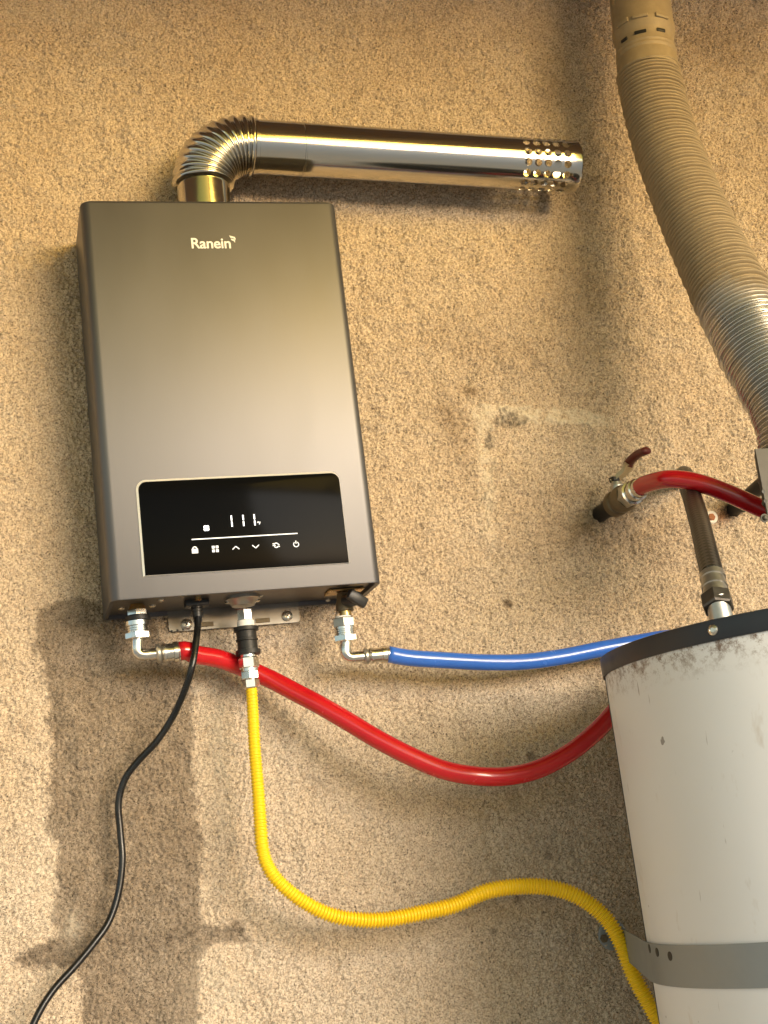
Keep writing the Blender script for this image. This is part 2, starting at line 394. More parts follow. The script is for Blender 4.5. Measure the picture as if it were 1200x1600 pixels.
    amp = .0019 * (1 - .35 * np.clip(scar, 0, 1)) + .0001 * np.clip(blot, -1, 1)
    Y = WY - win * (h * amp + big * .0015 + blot * .0005 + scar * .0006 - chip * .0012)
    v = np.stack([X, Y, Zg], -1).reshape(-1, 3).astype(np.float32)
    idx = (np.arange(nz - 1)[:, None] * nx + np.arange(nx - 1)[None, :]).ravel()
    q = np.stack([idx, idx + 1, idx + nx + 1, idx + nx], -1).astype(np.int32)
    stc = np.concatenate([stain_shade.reshape(-1, 3), np.ones((nx * nz, 1))], 1).astype(np.float32); pl = plaster.ravel().astype(np.float32)
    # plain wall round it
    gx = [-4, x0, xs[-1], 5]; gz = [0.0, z0, zs[-1], Z0 + 1.0]; ev = []; ef = []
    for j in range(3):
        for i in range(3):
            if i == 1 and j == 1: continue
            b = len(ev) + len(v); ev += [(gx[i], WY, gz[j]), (gx[i + 1], WY, gz[j]), (gx[i + 1], WY, gz[j + 1]), (gx[i], WY, gz[j + 1])]; ef.append((b, b + 1, b + 2, b + 3))
    v = np.concatenate([v, np.array(ev, np.float32)]); q = np.concatenate([q, np.array(ef, np.int32)])
    stc = np.concatenate([stc, np.ones((len(ev), 4), np.float32)]); pl = np.concatenate([pl, np.zeros(len(ev), np.float32)])
    me = bpy.data.meshes.new('wall'); me.vertices.add(len(v)); me.vertices.foreach_set('co', v.ravel())
    me.loops.add(q.size); me.loops.foreach_set('vertex_index', q.ravel())
    me.polygons.add(len(q)); me.polygons.foreach_set('loop_start', np.arange(0, q.size, 4, dtype=np.int32))
    me.update(calc_edges=True); me.shade_smooth()
    ca = me.attributes.new('stain_shade', 'FLOAT_COLOR', 'POINT'); ca.data.foreach_set('color', stc.ravel())
    pa = me.attributes.new('plaster', 'FLOAT', 'POINT'); pa.data.foreach_set('value', pl)
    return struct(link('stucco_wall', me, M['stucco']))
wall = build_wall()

# ground, and an unseen porch roof added to tint and shade the wall
g = struct(link('ground', mesh('ground', [(-150, -200, 0), (150, -200, 0), (150, 6, 0), (-150, 6, 0)], [(0, 1, 2, 3)], False), M['ground']))
SOF_Z, SOF_D = Z0 + .56, 3.5
sof = bpy.data.objects.new('added_porch_roof', None); COL.objects.link(sof); sof.location = (0.5, 0, SOF_Z); struct(sof)
sv = []; sf = []                                    # one corrugated amber sheet, laid side by side to tint the sun golden
for i in range(49):
    x = -.6 + i * .025; z = .003 * math.sin(i * math.pi / 2)
    sv += [(x, -.94, z), (x, -SOF_D, z)]
    if i: sf.append((2 * i - 2, 2 * i, 2 * i + 1, 2 * i - 1))
pm = mesh('added_tint_sheet', sv, sf)
for i in range(6):
    o = link('added_tint_sheet', pm, M['amber'], sof); o.location = (-3 + i * 1.2, 0, .004 * (i % 2))
bm_ = None
for i in range(6):                                  # timber boarding next to the wall, added out of view to darken reflections
    me = box((0, 0, 0), (6.2, .150, .020), .003, 1) if bm_ is None else bm_
    o = link('added_shade_plank', me, M['timber'], sof); bm_ = me; o.location = (0, -.085 - i * .155, -.006)
rm = None
for i in range(5):
    me = box((0, 0, 0), (.040, SOF_D, .05), .003, 1) if rm is None else rm
    o = link('added_rafter', me, M['timber'], sof); rm = me; o.location = (-2.9 + i * 1.45, -SOF_D / 2, .036)
link('added_fascia', box((0, -SOF_D - .02, .03), (6.0, .03, .06), .003, 1), M['timber'], sof)

# ------------------------------------------------------------ tankless water heater
HW, HD, HH = .35, .133, .557
zt, zb = Z0, Z0 - HH
ht = thing('water_heater', 'grey metal tankless gas water heater with black glass control panel, hung on the stucco wall', 'water heater', (HW / 2, -HD / 2, zb))
def rrect(x0, x1, y0, y1, rf, rb, n=8):
    """plan outline, front (y0) corners radius rf, back corners rb, counter-clockwise"""
    return (arc((x0 + rf, y0 + rf), math.pi, 1.5 * math.pi, rf, n) + arc((x1 - rf, y0 + rf), 1.5 * math.pi, 2 * math.pi, rf, n)
            + arc((x1 - rb, y1 - rb), 0, .5 * math.pi, rb, 3) + arc((x0 + rb, y1 - rb), .5 * math.pi, math.pi, rb, 3))
def shell(zlo, zhi, ins, name):
    out = rrect(-.0035, HW + .0045, -HD, 0, .013, .003); inn = rrect(ins, HW - ins, -HD + ins, -ins, .011, .002); k = len(out)
    def ring(o, z, s=0):
        cx, cy = HW / 2, -HD / 2
        return [Vector((x + (cx - x) * s / (HW / 2) , y + (cy - y) * s / (HD / 2), z)) for x, y in o]
    rows = [ring(inn, zlo + .009), ring(inn, zlo + .0006), ring(out, zlo, .0012), ring(out, zlo + .0004, .0004), ring(out, zlo + .0015), ring(out, zhi - .005), ring(out, zhi - .0024, .0007), ring(out, zhi - .0008, .0022), ring(out, zhi, .005)]
    v = [p for r in rows for p in r]; f = []
    for j in range(len(rows) - 1):
        for i in range(k): f.append((j * k + i, j * k + (i + 1) % k, (j + 1) * k + (i + 1) % k, (j + 1) * k + i))
    f.append(tuple((len(rows) - 1) * k + i for i in range(k)))
    me = mesh(name, v, f); me.set_sharp_from_angle(angle=R(30)); return me
part('cover', ht, shell(zb, zt, .0022, 'cover'), M['satin'])
bp = part('bottom_plate', ht, prism([(.003, zb + .0085), (.347, zb + .0085), (.347, zb + .006), (.003, zb + .006)], -HD + .003, -.003), M['underplate'])
BZ = zb + .006
for (u, v, y) in ((252, 937, -.115), (190, 950, -.066), (238, 946, -.066), (521, 926, -.09), (512, 938, -.06), (556, 932, -.055), (359, 955, -.05), (401, 952, -.045), (382, 938, -.09), (447, 945, -.03)):
    q = atz(u, v, BZ); part('screw', bp, lathe((q.x, q.y, BZ), (0, 0, -1), [(0, .0048), (.0012, .0047), (.0026, .0032), (.003, .0012)], 14), M['screw'])
q = atz(392, 932, BZ)
stk = part('sticker', bp, box((q.x, q.y, BZ - .0005), (.032, .010, .0008)), M['sticker'])
for k in range(6): part('print_mark', stk, box((q.x - .012 + k * .0045, q.y, BZ - .0011), (.0026, .0045 if k % 2 else .003, .0003)), M['black_plastic'])
# wall bracket
zb2 = at(300, 985, 0).z
out = [(.083, zb + .01), (.083, zb2 + .004)] + arc((.087, zb2 + .004), math.pi, 1.5 * math.pi, .004, 4) + arc((.261, zb2 + .005), 1.5 * math.pi, 2 * math.pi, .005, 4) + [(.266, zb + .01)]
bk = part('wall_bracket', ht, prism(out, -.0025, -.0005), M['bracket'])
for (u, v) in ((291, 976), (448, 963)):
    q = at(u, v, 0); part('screw', bk, lathe((q.x, -.0025, q.z), (0, -1, 0), [(0, .0078), (.0012, .0078), (.003, .005), (.0034, .0025)], 18), M['screw'])
    part('screw_slot', bk, box((q.x, -.006, q.z), (.007, .0008, .0012), rot=Matrix.Rotation(.6, 3, 'Y')), M['black_iron'])
    part('screw_slot', bk, box((q.x, -.0061, q.z), (.0012, .0008, .007), rot=Matrix.Rotation(.6, 3, 'Y')), M['black_iron'])
for (u, v) in ((322, 976), (410, 970)):
    q = at(u, v, 0); part('slot', bk, box((q.x, -.0028, q.z), (.020, .0012, .0065), .0005, 1), M['brass_dirty'])
for k in range(8):
    q = at(268 + k * 9, 988 - k * 1.3, 0); part('notch', bk, lathe((q.x, -.0024, q.z + .0012), (0, -1, 0), [(0, .0016), (.0006, .0016)], 8), M['black_iron'])
# control panel
px0, px1, pz0, pz1 = .0430, .3115, Z0 - .5280, Z0 - .4035
def panel_outline(x0, x1, z0, z1, r):
    return [(x0, z0)] + [(x1, z0)] + arc((x1 - r, z1 - r), 0, .5 * math.pi, r, 8) + arc((x0 + r, z1 - r), .5 * math.pi, math.pi, r, 8)
pn = part('control_panel', ht, prism(panel_outline(px0, px1, pz0, pz1, .011), -HD - .0026, -HD - .0004, .0006), M['glass'])
o1 = panel_outline(px0 - .0030, px1 + .0008, pz0 - .0008, pz1 + .0030, .013); o2 = panel_outline(px0 - .0002, px1 + .0001, pz0, pz1 + .0001, .011)
k = len(o1); v = [(x, -HD - .0012, z) for x, z in o1] + [(x, -HD - .0028, z) for x, z in o2] + [(x, -HD + .0005, z) for x, z in o1] + [(x, -HD + .0005, z) for x, z in o2]
f = [(i, (i + 1) % k, k + (i + 1) % k, k + i) for i in range(k)] + [(i, 2 * k + i, 2 * k + (i + 1) % k, (i + 1) % k) for i in range(k)]
bz = mesh('bezel', v, f, False); part('bezel', pn, bz, M['bezel'])
PY = -HD - .0030
def pbox(name, x, z, w, h, mat='lit', rot=0, th=.0006):
    rm = Matrix.Rotation(rot, 3, 'Y') if rot else None
    return part(name, pn, box((x, PY, z), (w, th, h), rot=rm), M[mat])
def jn(name, mes, mat): return part(name, pn, join(mes), M[mat])
def bx(x, z, w, h, rot=0): return box((x, PY, z), (w, .0006, h), rot=Matrix.Rotation(rot, 3, 'Y') if rot else None)
def disc(x, z, r, n=16): return lathe((x, PY + .0003, z), (0, -1, 0), [(0, r), (.0006, r)], n)
def ringarc(x, z, r, w, a0, a1, n=18):
    vs = []; fs = []
    for i in range(n + 1):
        a = a0 + (a1 - a0) * i / n
        for rr in (r - w / 2, r + w / 2): vs += [(x + rr * math.cos(a), PY - .0003, z + rr * math.sin(a)), (x + rr * math.cos(a), PY + .0003, z + rr * math.sin(a))]
    for i in range(n):
        b = i * 4; fs += [(b, b + 2, b + 6, b + 4), (b, b + 4, b + 5, b + 1), (b + 2, b + 3, b + 7, b + 6)]
    return mesh('arc', vs, fs, False)
for xx in (.1605, .1760, .1909):      # the digits 1 1 1
    z = Z0 - .4624
    jn('digit', [bx(xx, z + .0040, .0018, .0068), bx(xx, z - .0042, .0018, .0068)], 'lit')
z = Z0 - .4675                        # degree sign and F
jn('degree_sign', [ringarc(.1952, z + .0016, .0008, .0005, 0, 6.283)], 'icon')
jn('fahrenheit_letter', [bx(.1968, z, .0007, .0036), bx(.1977, z + .0015, .0020, .0007), bx(.1974, z, .0014, .0007)], 'icon')
z = Z0 - .4702
jn('fan_icon', [disc(.1265 + dx, z + dz, .0021) for dx, dz in ((-.0016, .0016), (.0016, .0016), (-.0016, -.0016), (.0016, -.0016))], 'lit')
pbox('divider_line', .1762, Z0 - .4842, .1403, .0013, 'icon')
z = Z0 - .4986
jn('lock_icon', [bx(.1090, z - .0012, .0080, .0058), ringarc(.1090, z + .0018, .0026, .0011, 0, math.pi)], 'icon')
jn('menu_icon', [box((.1356 + dx, PY, z + dz), (.0036, .0006, .0036), .0002, 1) for dx in (-.0025, .0025) for dz in (-.0025, .0025)], 'icon')
jn('up_arrow_icon', [bx(.1626 - .0022, z - .0001, .0060, .0011, -.72), bx(.1626 + .0022, z - .0001, .0060, .0011, .72)], 'icon')
jn('down_arrow_icon', [bx(.1889 - .0022, z, .0060, .0011, .72), bx(.1889 + .0022, z, .0060, .0011, -.72)], 'icon')
jn('cycle_icon', [ringarc(.2163, z, .0030, .0010, .5, 2.9), ringarc(.2163, z, .0030, .0010, 3.6, 6.0), bx(.2135, z + .0022, .0040, .0009), bx(.2135, z - .0002, .0040, .0009), bx(.2192, z + .0012, .0036, .0010, .7), bx(.2190, z - .0018, .0040, .0009)], 'icon')
jn('power_icon', [ringarc(.2430, z - .0003, .0034, .0010, R(125), R(415)), bx(.2430, z + .0026, .0011, .0040)], 'icon')
# maker's name
cu = bpy.data.curves.new('name', 'FONT'); cu.body = 'Ranein'; cu.size = .0185; cu.extrude = .0003; cu.offset = .00028; cu.space_character = .97
to = bpy.data.objects.new('tmp', cu); COL.objects.link(to); bpy.context.view_layer.update()
me = bpy.data.meshes.new_from_object(to.evaluated_get(bpy.context.evaluated_depsgraph_get())); bpy.data.objects.remove(to)
xs_ = [q.co.x for q in me.vertices]; sc_ = .0545 / (max(xs_) - min(xs_))
me.transform(Matrix.Translation((.1425, -HD - .0004, Z0 - .0725)) @ Matrix.Rotation(R(90), 4, 'X') @ Matrix.Diagonal((sc_, sc_ * 1.02, 1, 1)) @ Matrix.Translation((-min(xs_), 0, 0)))
lg = part('lettering', ht, me, M['logo'])
lx, lz = .1962, Z0 - .0600
def leaf(pts): return prism([(lx + a * .001, lz + b * .001) for a, b in pts], -HD - .0009, -HD - .0001)
part('emblem', ht, join([leaf([(0, 6.4), (3.0, 5.3), (7.4, 4.0), (8.3, 2.0), (8.0, -.6), (6.6, 1.6), (4.4, 2.4), (1.2, 3.2)]), leaf([(1.6, 1.8), (4.4, .9), (6.5, .6), (7.4, -.8), (7.2, -4.4), (5.6, -2.0), (3.0, -.8), (2.2, .0)])]), M['logo'])
# power inlet, gas inlet, water unions belong to the heater
def dn(u, v0, v1, y): a = at(u, v0, y); b = at(u, v1, y); return a, b
FY = -.066
q = atz(308, 940, BZ)
gl = part('cable_gland', ht, box((at(308, 955, FY).x, FY, BZ - .004), (.032, .022, .010), .002, 2), M['black_plastic'])
GX = at(308, 955, FY).x
part('strain_relief', gl, join([lathe((GX, FY, BZ - .008 - k * .0042), (0, 0, -1), [(0, .0085 - k * .0007), (.003, .0082 - k * .0007), (.0032, .0062), (.0042, .0062)], 16) for k in range(5)]), M['black_plastic'])
part('earth_screw', gl, lathe((GX, FY - .021, BZ), (0, 0, -1), [(0, .004), (.004, .004), (.005, .002)], 12), M['brass'])
def vert_stack(parent, u, y, items, spread=0):
    """items: (name, v0, v1, radius px, kind, material); heights from the picture at that depth"""
    x = at(u, (items[0][1] + items[-1][2]) / 2, y).x
    for (nm, v0, v1, r, kind, mt) in items:
        za, zb_ = at(u, v0, y).z, at(u, v1, y).z; r = r * .00093; h = za - zb_
        if kind == 'nut': me = nut((x, y, za), (0, 0, -1), h, r, .2)
        elif kind == 'hex': me = nut((x, y, za), (0, 0, -1), h, r, .75)
        elif kind == 'ribbed': me = lathe((x, y, za), (0, 0, -1), [(0, r), (h * .14, r), (h * .16, r * .82), (h * .42, r * .80), (h * .44, r * .9), (h * .5, r * .9), (h * .52, r * .8), (h * .82, r * .82), (h * .84, r), (h, r)], 24)
        elif kind == 'ribs': me = lathe((x, y, za), (0, 0, -1), [(0, r)] + [q_ for k in range(3) for q_ in ((h * (.06 + k * .31), r), (h * (.12 + k * .31), r * .93), (h * (.26 + k * .31), r * .93), (h * (.31 + k * .31), r))] + [(h, r)], 28)
        elif kind == 'cone': me = lathe((x, y, za), (0, 0, -1), [(0, r * .7), (h * .3, r * .8), (h * .7, r), (h, r)], 24)
        else: me = lathe((x, y, za), (0, 0, -1), [(0, r * .94), (h * .08, r), (h * .92, r), (h, r * .94)], 24)
        part(nm, parent, me, M[mt])
    return x
HX = vert_stack(ht, 215, FY, [('red_ring', 937, 944, 17, 'round', 'redseal')])
vert_stack(ht, 215, FY, [('outlet_union', 944, 955, 13, 'cone', 'brass'), ('union_nut', 953, 963, 15, 'hex', 'nickel'), ('washer', 962, 971, 17.5, 'round', 'black_iron')])
q = at(380, 946, FY)
fl = part('gas_flange', ht, lathe((q.x, FY, BZ), (0, 0, -1), [(0, .024), (.0035, .024), (.005, .020), (.012, .0155)], 28), M['nickel_dull'])
for sx_ in (-1, 1): part('bolt', fl, lathe((q.x + sx_ * .020, FY + .002, BZ - .0035), (0, 0, -1), [(0, .0042), (.003, .0042), (.004, .002)], 12), M['screw'])
CX = at(540, 945, FY).x
cf = part('inlet_flange', ht, box((CX, FY, BZ - .002), (.050, .034, .003), .001, 1), M['brass'])
vert_stack(ht, 538, FY, [('inlet_valve', 927, 955, 13, 'cone', 'brass_dirty'), ('brass_neck', 955, 963, 9, 'round', 'brass')])
kc = Vector((CX + .005, FY - .018, at(545, 945, FY).z + .004))
part('drain_knob', ht, join([lathe(kc, Vector((.5, -.8, -.1)), [(-.012, .009), (.004, .010), (.012, .0095), (.014, .007)], 16), box(kc + Vector((.004, -.013, -.002)), (.030, .012, .015), .003, 2, Matrix.Rotation(.55, 3, 'Y') @ Matrix.Rotation(.3, 3, 'Z'))]), M['black_plastic'])

# ------------------------------------------------------------ exhaust pipe
Pend0, Pend1 = at(393, 228, -.066), at(895, 261, -.066)
PR = .0400
ex = thing('exhaust_pipe', 'polished steel exhaust pipe with corrugated elbow and perforated end, above the tankless heater', 'exhaust pipe', (.178, -.066, zt))
axis = (Pend1 - Pend0).normalized()
CXx = .178
part('collar', ex, lathe((CXx, -.066, zt - .004), (0, 0, 1), [(0, .0380), (.062, .0380)], 48, caps=False), M['steel'])
# elbow: arc from vertical to the pipe's axis
E0 = Vector((CXx, -.066, zt + .054)); path = []
bend = math.pi / 2 - math.atan2(axis.z, axis.x) ; rb = (Pend0.x - CXx) / (1 - math.cos(bend)) * 1.0
rb = .0675
for i in range(41):
    a = bend * i / 40; path.append(E0 + Vector((rb * (1 - math.cos(a)), 0, rb * math.sin(a))))
path.append(path[-1] + axis * .009); EL = path[-1] + axis * .003
corr = 12
Lb = rb * bend + .009
def erad(s, a):
    ph = s / Lb * corr; fr_ = ph - math.floor(ph)
    return .0385 + .0065 * (math.sin(math.pi * fr_) ** .8) + .0003 * math.sin(a * 3 + s * 90)
part('elbow', ex, tube(path, erad, 56, Lb / (corr * 10), caps=False, up=Vector((0, 1, 0))), M['steel'])
drop = Pend1 - EL; axis = drop.normalized(); Lp = drop.length
hole_len = .080; ns = 5
body_l = Lp - hole_len - .016
part('pipe', ex, lathe(EL, axis, [(-.004, PR + .0012), (.001, PR + .0012), (.0015, PR), (.068, PR), (.0685, PR + .0009), (.0705, PR + .0009), (.071, PR), (body_l, PR)], 96, caps=False, angle=20), M['steel'])
# perforated end: a grid of round holes in the sheet, each a real opening
def perforated(base, ax, r, pitch, cols, rows, hr, lead):
    Rm = frame_of(ax); v = []; f = []; cell_a = 2 * math.pi / rows; n = 16
    def P(h, ang, rr): return Vector(base) + Rm @ Vector((rr * math.cos(ang), rr * math.sin(ang), h))
    for rr in (r, r - .0007):
        for c in range(cols):
            for w in range(rows):
                ch = (c + .5) * pitch; ca = (w + .5) * cell_a; b = len(v); in_, ou = [], []
                for k in range(n):
                    a = 2 * math.pi * (k + .5) / n; cx, cy = math.cos(a), math.sin(a); mx = max(abs(cx), abs(cy))
                    v.append(P(ch + hr * cx, ca + hr * cy / r, rr)); v.append(P(ch + (cx / mx) * pitch / 2, ca + (cy / mx) * cell_a / 2, rr))
                # corners
                for k in range(n):
                    k2 = (k + 1) % n; f.append((b + 2 * k, b + 2 * k + 1, b + 2 * k2 + 1, b + 2 * k2))
                base_i = len(v)
                for q_, (sx_, sy_) in enumerate(((1, 1), (-1, 1), (-1, -1), (1, -1))):
                    v.append(P(ch + sx_ * pitch / 2, ca + sy_ * cell_a / 2, rr))
                for q_, k in enumerate((1, 5, 9, 13)):
                    f.append((b + 2 * k + 1, base_i + q_, b + 2 * ((k + 1) % n) + 1))
    half = len(v) // 2; per = 2 * n + 4
    for cell in range(cols * rows):
        b = cell * per
        for k in range(n):
            k2 = (k + 1) % n; f.append((b + 2 * k, b + 2 * k2, half + b + 2 * k2, half + b + 2 * k))
    return mesh('perf', v, f)
rows = 15
pf = perforated(EL + axis * body_l, axis, PR, hole_len / ns, ns, rows, .0061, 0)
bm = bmesh.new(); bm.from_mesh(pf); bmesh.ops.remove_doubles(bm, verts=bm.verts, dist=.0001); bmesh.ops.recalc_face_normals(bm, faces=bm.faces)
pf = bm_mesh(bm, angle=40)
part('perforated_end', ex, pf, M['steel'])
part('end_ring', ex, lathe(EL + axis * (body_l + hole_len), axis, [(0, PR), (.014, PR), (.0155, PR + .0010), (.017, PR + .0004), (.017, PR - .0012), (.014, PR - .0009), (0, PR - .0008)], 96, caps=False), M['steel'])
cp = EL + axis * (body_l + hole_len + .004)

# ------------------------------------------------------------ hoses
def elbow_fit(parent, u, v_bot, y, u_end, mt='nickel'):
    """a bright 90 degree fitting: down, then right; returns the tail end"""
    top = at(u, v_bot - 46, y); c = at(u, v_bot - 6, y); e = at(u_end, v_bot - 8, y); r = .0078
    z = c.z; xe = e.x; path = [Vector((top.x, y, top.z)), Vector((c.x, y, z + .012))]
    cc = Vector((c.x + .008, y, z + .008))
    for i in range(7):
        a = math.pi + (math.pi / 2) * i / 6; path.append(cc + Vector((.008 * math.cos(a), 0, .008 * math.sin(a))))
    path.append(Vector((xe, y, z))); part('elbow', parent, tube(path, r, 20, .002, up=Vector((0, 1, 0))), M[mt]); return Vector((xe, y, z))
# hot line
rh = thing('water_hose', 'long red hose hanging in a curve from the tankless heater to behind the white tank', 'hose', (HX, FY, at(215, 972, FY).z))
vert_stack(rh, 215, FY, [('union_nut', 971, 979, 17.5, 'round', 'nickel'), ('nut_body', 978.5, 990, 16.5, 'ribs', 'nickel'), ('hex_nut', 989, 999, 19, 'hex', 'nickel')])
e1 = elbow_fit(rh, 215, 1030, FY, 246)
def ferrule(parent, e, d, L, r):
    part('ring', parent, lathe(e, d, [(-.002, r * .8), (0, r * .98), (.003, r * .98), (.005, r * .8)], 20), M['nickel_dull'])
    part('ferrule', parent, lathe(e + d * .005, d, [(0, r * .72), (.003, r * .98), (.006, r * .98), (.0065, r * .88), (L * .62, r * .88), (L * .64, r * 1.04), (L * .86, r * 1.04), (L * .9, r * .95), (L, r * .95)], 22), M['nickel'])
    return e + d * (L + .004)
d1 = (at(285, 1023, FY) - e1).normalized(); d1.y = 0
f1 = ferrule(rh, e1, Vector((1, 0, .03)).normalized(), .025, .0132)
rp = [f1, f1 + Vector((.010, 0, 0)), at(306, 1023, -.062), at(340, 1029, -.050), at(375, 1041, -.038), at(420, 1060, -.042), at(470, 1086, -.060), at(495, 1099, -.07), at(540, 1125, -.085), at(590, 1155, -.098), at(640, 1181, -.107), at(690, 1202, -.114), at(740, 1212, -.122), at(790, 1213, -.122), at(840, 1202, -.120), at(890, 1176, -.116), at(930, 1144, -.110), at(960, 1112, -.104), at(990, 1075, -.095), at(1020, 1030, -.085)]
part('hose', rh, tube(catmull(rp, 10), .0127, 24, .006), M['red'])
# cold line
bh = thing('water_hose', 'blue hose running from the heater fitting at right to behind the tank rim', 'hose', (CX, FY, at(540, 965, FY).z))
vert_stack(bh, 538, FY, [('washer', 963, 967, 12, 'round', 'ptfe'), ('dark_nut', 966, 981, 17, 'hex', 'nickel_dull'), ('union_nut', 980, 984, 15.5, 'round', 'nickel'), ('nut_body', 983.5, 994, 15.5, 'ribs', 'nickel'), ('hex_nut', 993, 1003, 18, 'hex', 'nickel')])
e2 = elbow_fit(bh, 541, 1034, FY, 570)
f2 = ferrule(bh, e2, Vector((1, 0, .01)).normalized(), .029, .0115)
bpnt = [f2, at(640, 1028, -.066), at(700, 1032, -.064), at(760, 1035, -.062), at(820, 1034, -.060), at(880, 1026, -.058), at(940, 1014, -.057), at(1000, 1003, -.056), at(1050, 996, -.056), at(1110, 1000, -.056)]
part('hose', bh, tube(catmull(bpnt, 10), .0115, 24, .006), M['blue'])
# gas line
YY = FY
yh = thing('gas_hose', 'yellow corrugated gas hose hanging from the middle of the heater and passing behind the tank', 'gas hose', (at(385, 975, FY).x, FY, at(385, 975, FY).z))
vert_stack(yh, 383, FY, [('hex_nut', 952, 971, 11.5, 'hex', 'nickel'), ('thread_tape', 970, 982, 12.5, 'round', 'ptfe'), ])
vert_stack(yh, 386, FY, [('pipe_coupling', 980, 1023, 18, 'ribbed', 'black_iron')])
vert_stack(yh, 390, FY, [('bush', 1021, 1028, 11.5, 'round', 'nickel'), ('hex_adapter', 1027, 1045, 14.5, 'nut', 'nickel'), ('neck', 1044, 1050, 12.5, 'round', 'nickel'), ('flare_nut', 1049, 1062, 13.5, 'hex', 'nickel'), ('nut_end', 1062, 1076, 12.5, 'nut', 'nickel')])
g0 = at(393, 1075, FY)
yp = [g0, at(395, 1110, -.067), at(398, 1170, -.070), at(403, 1230, -.072), at(407, 1290, -.075), at(410, 1325, -.078), at(418, 1352, -.080), at(436, 1378, -.083), at(470, 1406, -.086), at(510, 1427, -.088), at(550, 1436, -.090), at(600, 1437, -.091), at(660, 1426, -.092), at(710, 1414, -.093), at(760, 1393, -.095), at(810, 1385, -.097), at(860, 1387, -.10), at(905, 1402, -.105), at(945, 1433, -.11), at(970, 1474, -.115), at(988, 1520, -.12), at(1010, 1562, -.125), at(1034, 1605, -.13), at(1060, 1660, -.13)]
ypath = catmull(yp, 12)
def yr(s, a):
    ph = (s / .0044) % 1.0; amp = .0015 * min(1, .35 + s * 1.6)
    return (.0074 + min(s, .5) * .0046) + amp * math.cos(2 * math.pi * ph)
part('hose', yh, tube(ypath, yr, 20, .0044 / 6), M['yellow'])
# power cable
pc = thing('power_cable', 'thin black power cable hanging in a wavy line below the heater', 'cable', (GX, FY, BZ - .03))
cpn = [Vector((GX, FY, BZ - .012)), at(309, 975, -.070), at(306, 1005, -.080), at(300, 1042, -.086), at(288, 1080, -.074), at(270, 1120, -.055), at(245, 1158, -.045), at(215, 1190, -.036), at(195, 1218, -.03), at(185, 1255, -.026), at(188, 1300, -.024), at(191, 1345, -.024), at(185, 1395, -.024), at(170, 1440, -.026), at(145, 1476, -.03), at(115, 1512, -.034), at(85, 1545, -.038), at(62, 1580, -.042), at(45, 1620, -.045), at(30, 1680, -.05)]
part('cord', pc, tube(catmull(cpn, 10), .0046, 14, .005), M['rubber'])

# ------------------------------------------------------------ storage tank
TR, TG = .27, .10
TCY = -(TG + TR) + WY
d = ray(990, 1340); n_ = np.array([d[1], -d[0]]) / np.hypot(d[0], d[1])
TCX = CAM[0] + (TR - n_[1] * (TCY - CAM[1])) / n_[0]
RZ = Z0 - .7255                                  # lower edge of the dark rim
RT = RZ + .023
tk = thing('storage_tank', 'white enamelled cylindrical water tank with dark rim and rust marks, at the right edge', 'water tank', (TCX, TCY, 0))
T0 = Vector((TCX, TCY, 0))
def ringprof(prof, n=160, caps=False): return lathe(T0, (0, 0, 1), prof, n, caps=caps, angle=30)
bodyme = ringprof([(.06, TR - .002), (.064, TR), (RZ - .0, TR), (RZ + .02, TR), (RT - .006, TR)])
bd = bpy.data.objects.new('body', bodyme); COL.objects.link(bd); bodyme.materials.append(M['enamel']); bodyme.transform(Matrix.Translation((-TCX, -TCY, -RZ))); bd.parent = tk; bd.location = (0, 0, RZ)
part('rim', tk, ringprof([(RZ, TR + .0006), (RZ, TR + .0028), (RZ + .002, TR + .0034), (RT - .004, TR + .0034), (RT, TR + .003), (RT + .0015, TR - .002), (RT + .001, TR - .05), (RT + .004, .06), (RT + .004, .001)]), M['rim'])
for a in (214, 244.5, 275, 305):
    c_, s_ = math.cos(R(a)), math.sin(R(a)); q = T0 + Vector((c_ * (TR + .0032), s_ * (TR + .0032), RZ + .012))
    part('rivet', tk, lathe(q, (c_, s_, 0), [(0, .0062), (.0014, .0060), (.0026, .0042), (.0028, .0032), (.0018, .0026)], 18), M['screw'])
# vertical lap joint of the sheet close to the left silhouette
a = R(180 - 23); part('seam', tk, box((TCX + math.cos(a) * TR, TCY + math.sin(a) * TR, (RZ + .07) / 2), (.0022, .0016, RZ - .07), 0, 1, Matrix.Rotation(a, 3, 'Z')), M['hood'])
for k in range(3):
    a = R(90 + 120 * k); part('leg', tk, lathe(T0 + Vector((math.cos(a) * .2, math.sin(a) * .2, 0)), (0, 0, 1), [(0, .02), (.065, .015)], 12), M['hood'])
NY = atz(1128, 972, RT).y
part('top_nipple', tk, lathe(at(1128, 972, NY), at(1122, 944, NY) - at(1128, 972, NY), [(-.01, .0150), (.010, .0135), (.030, .0125)], 24), M['nickel_dull'])

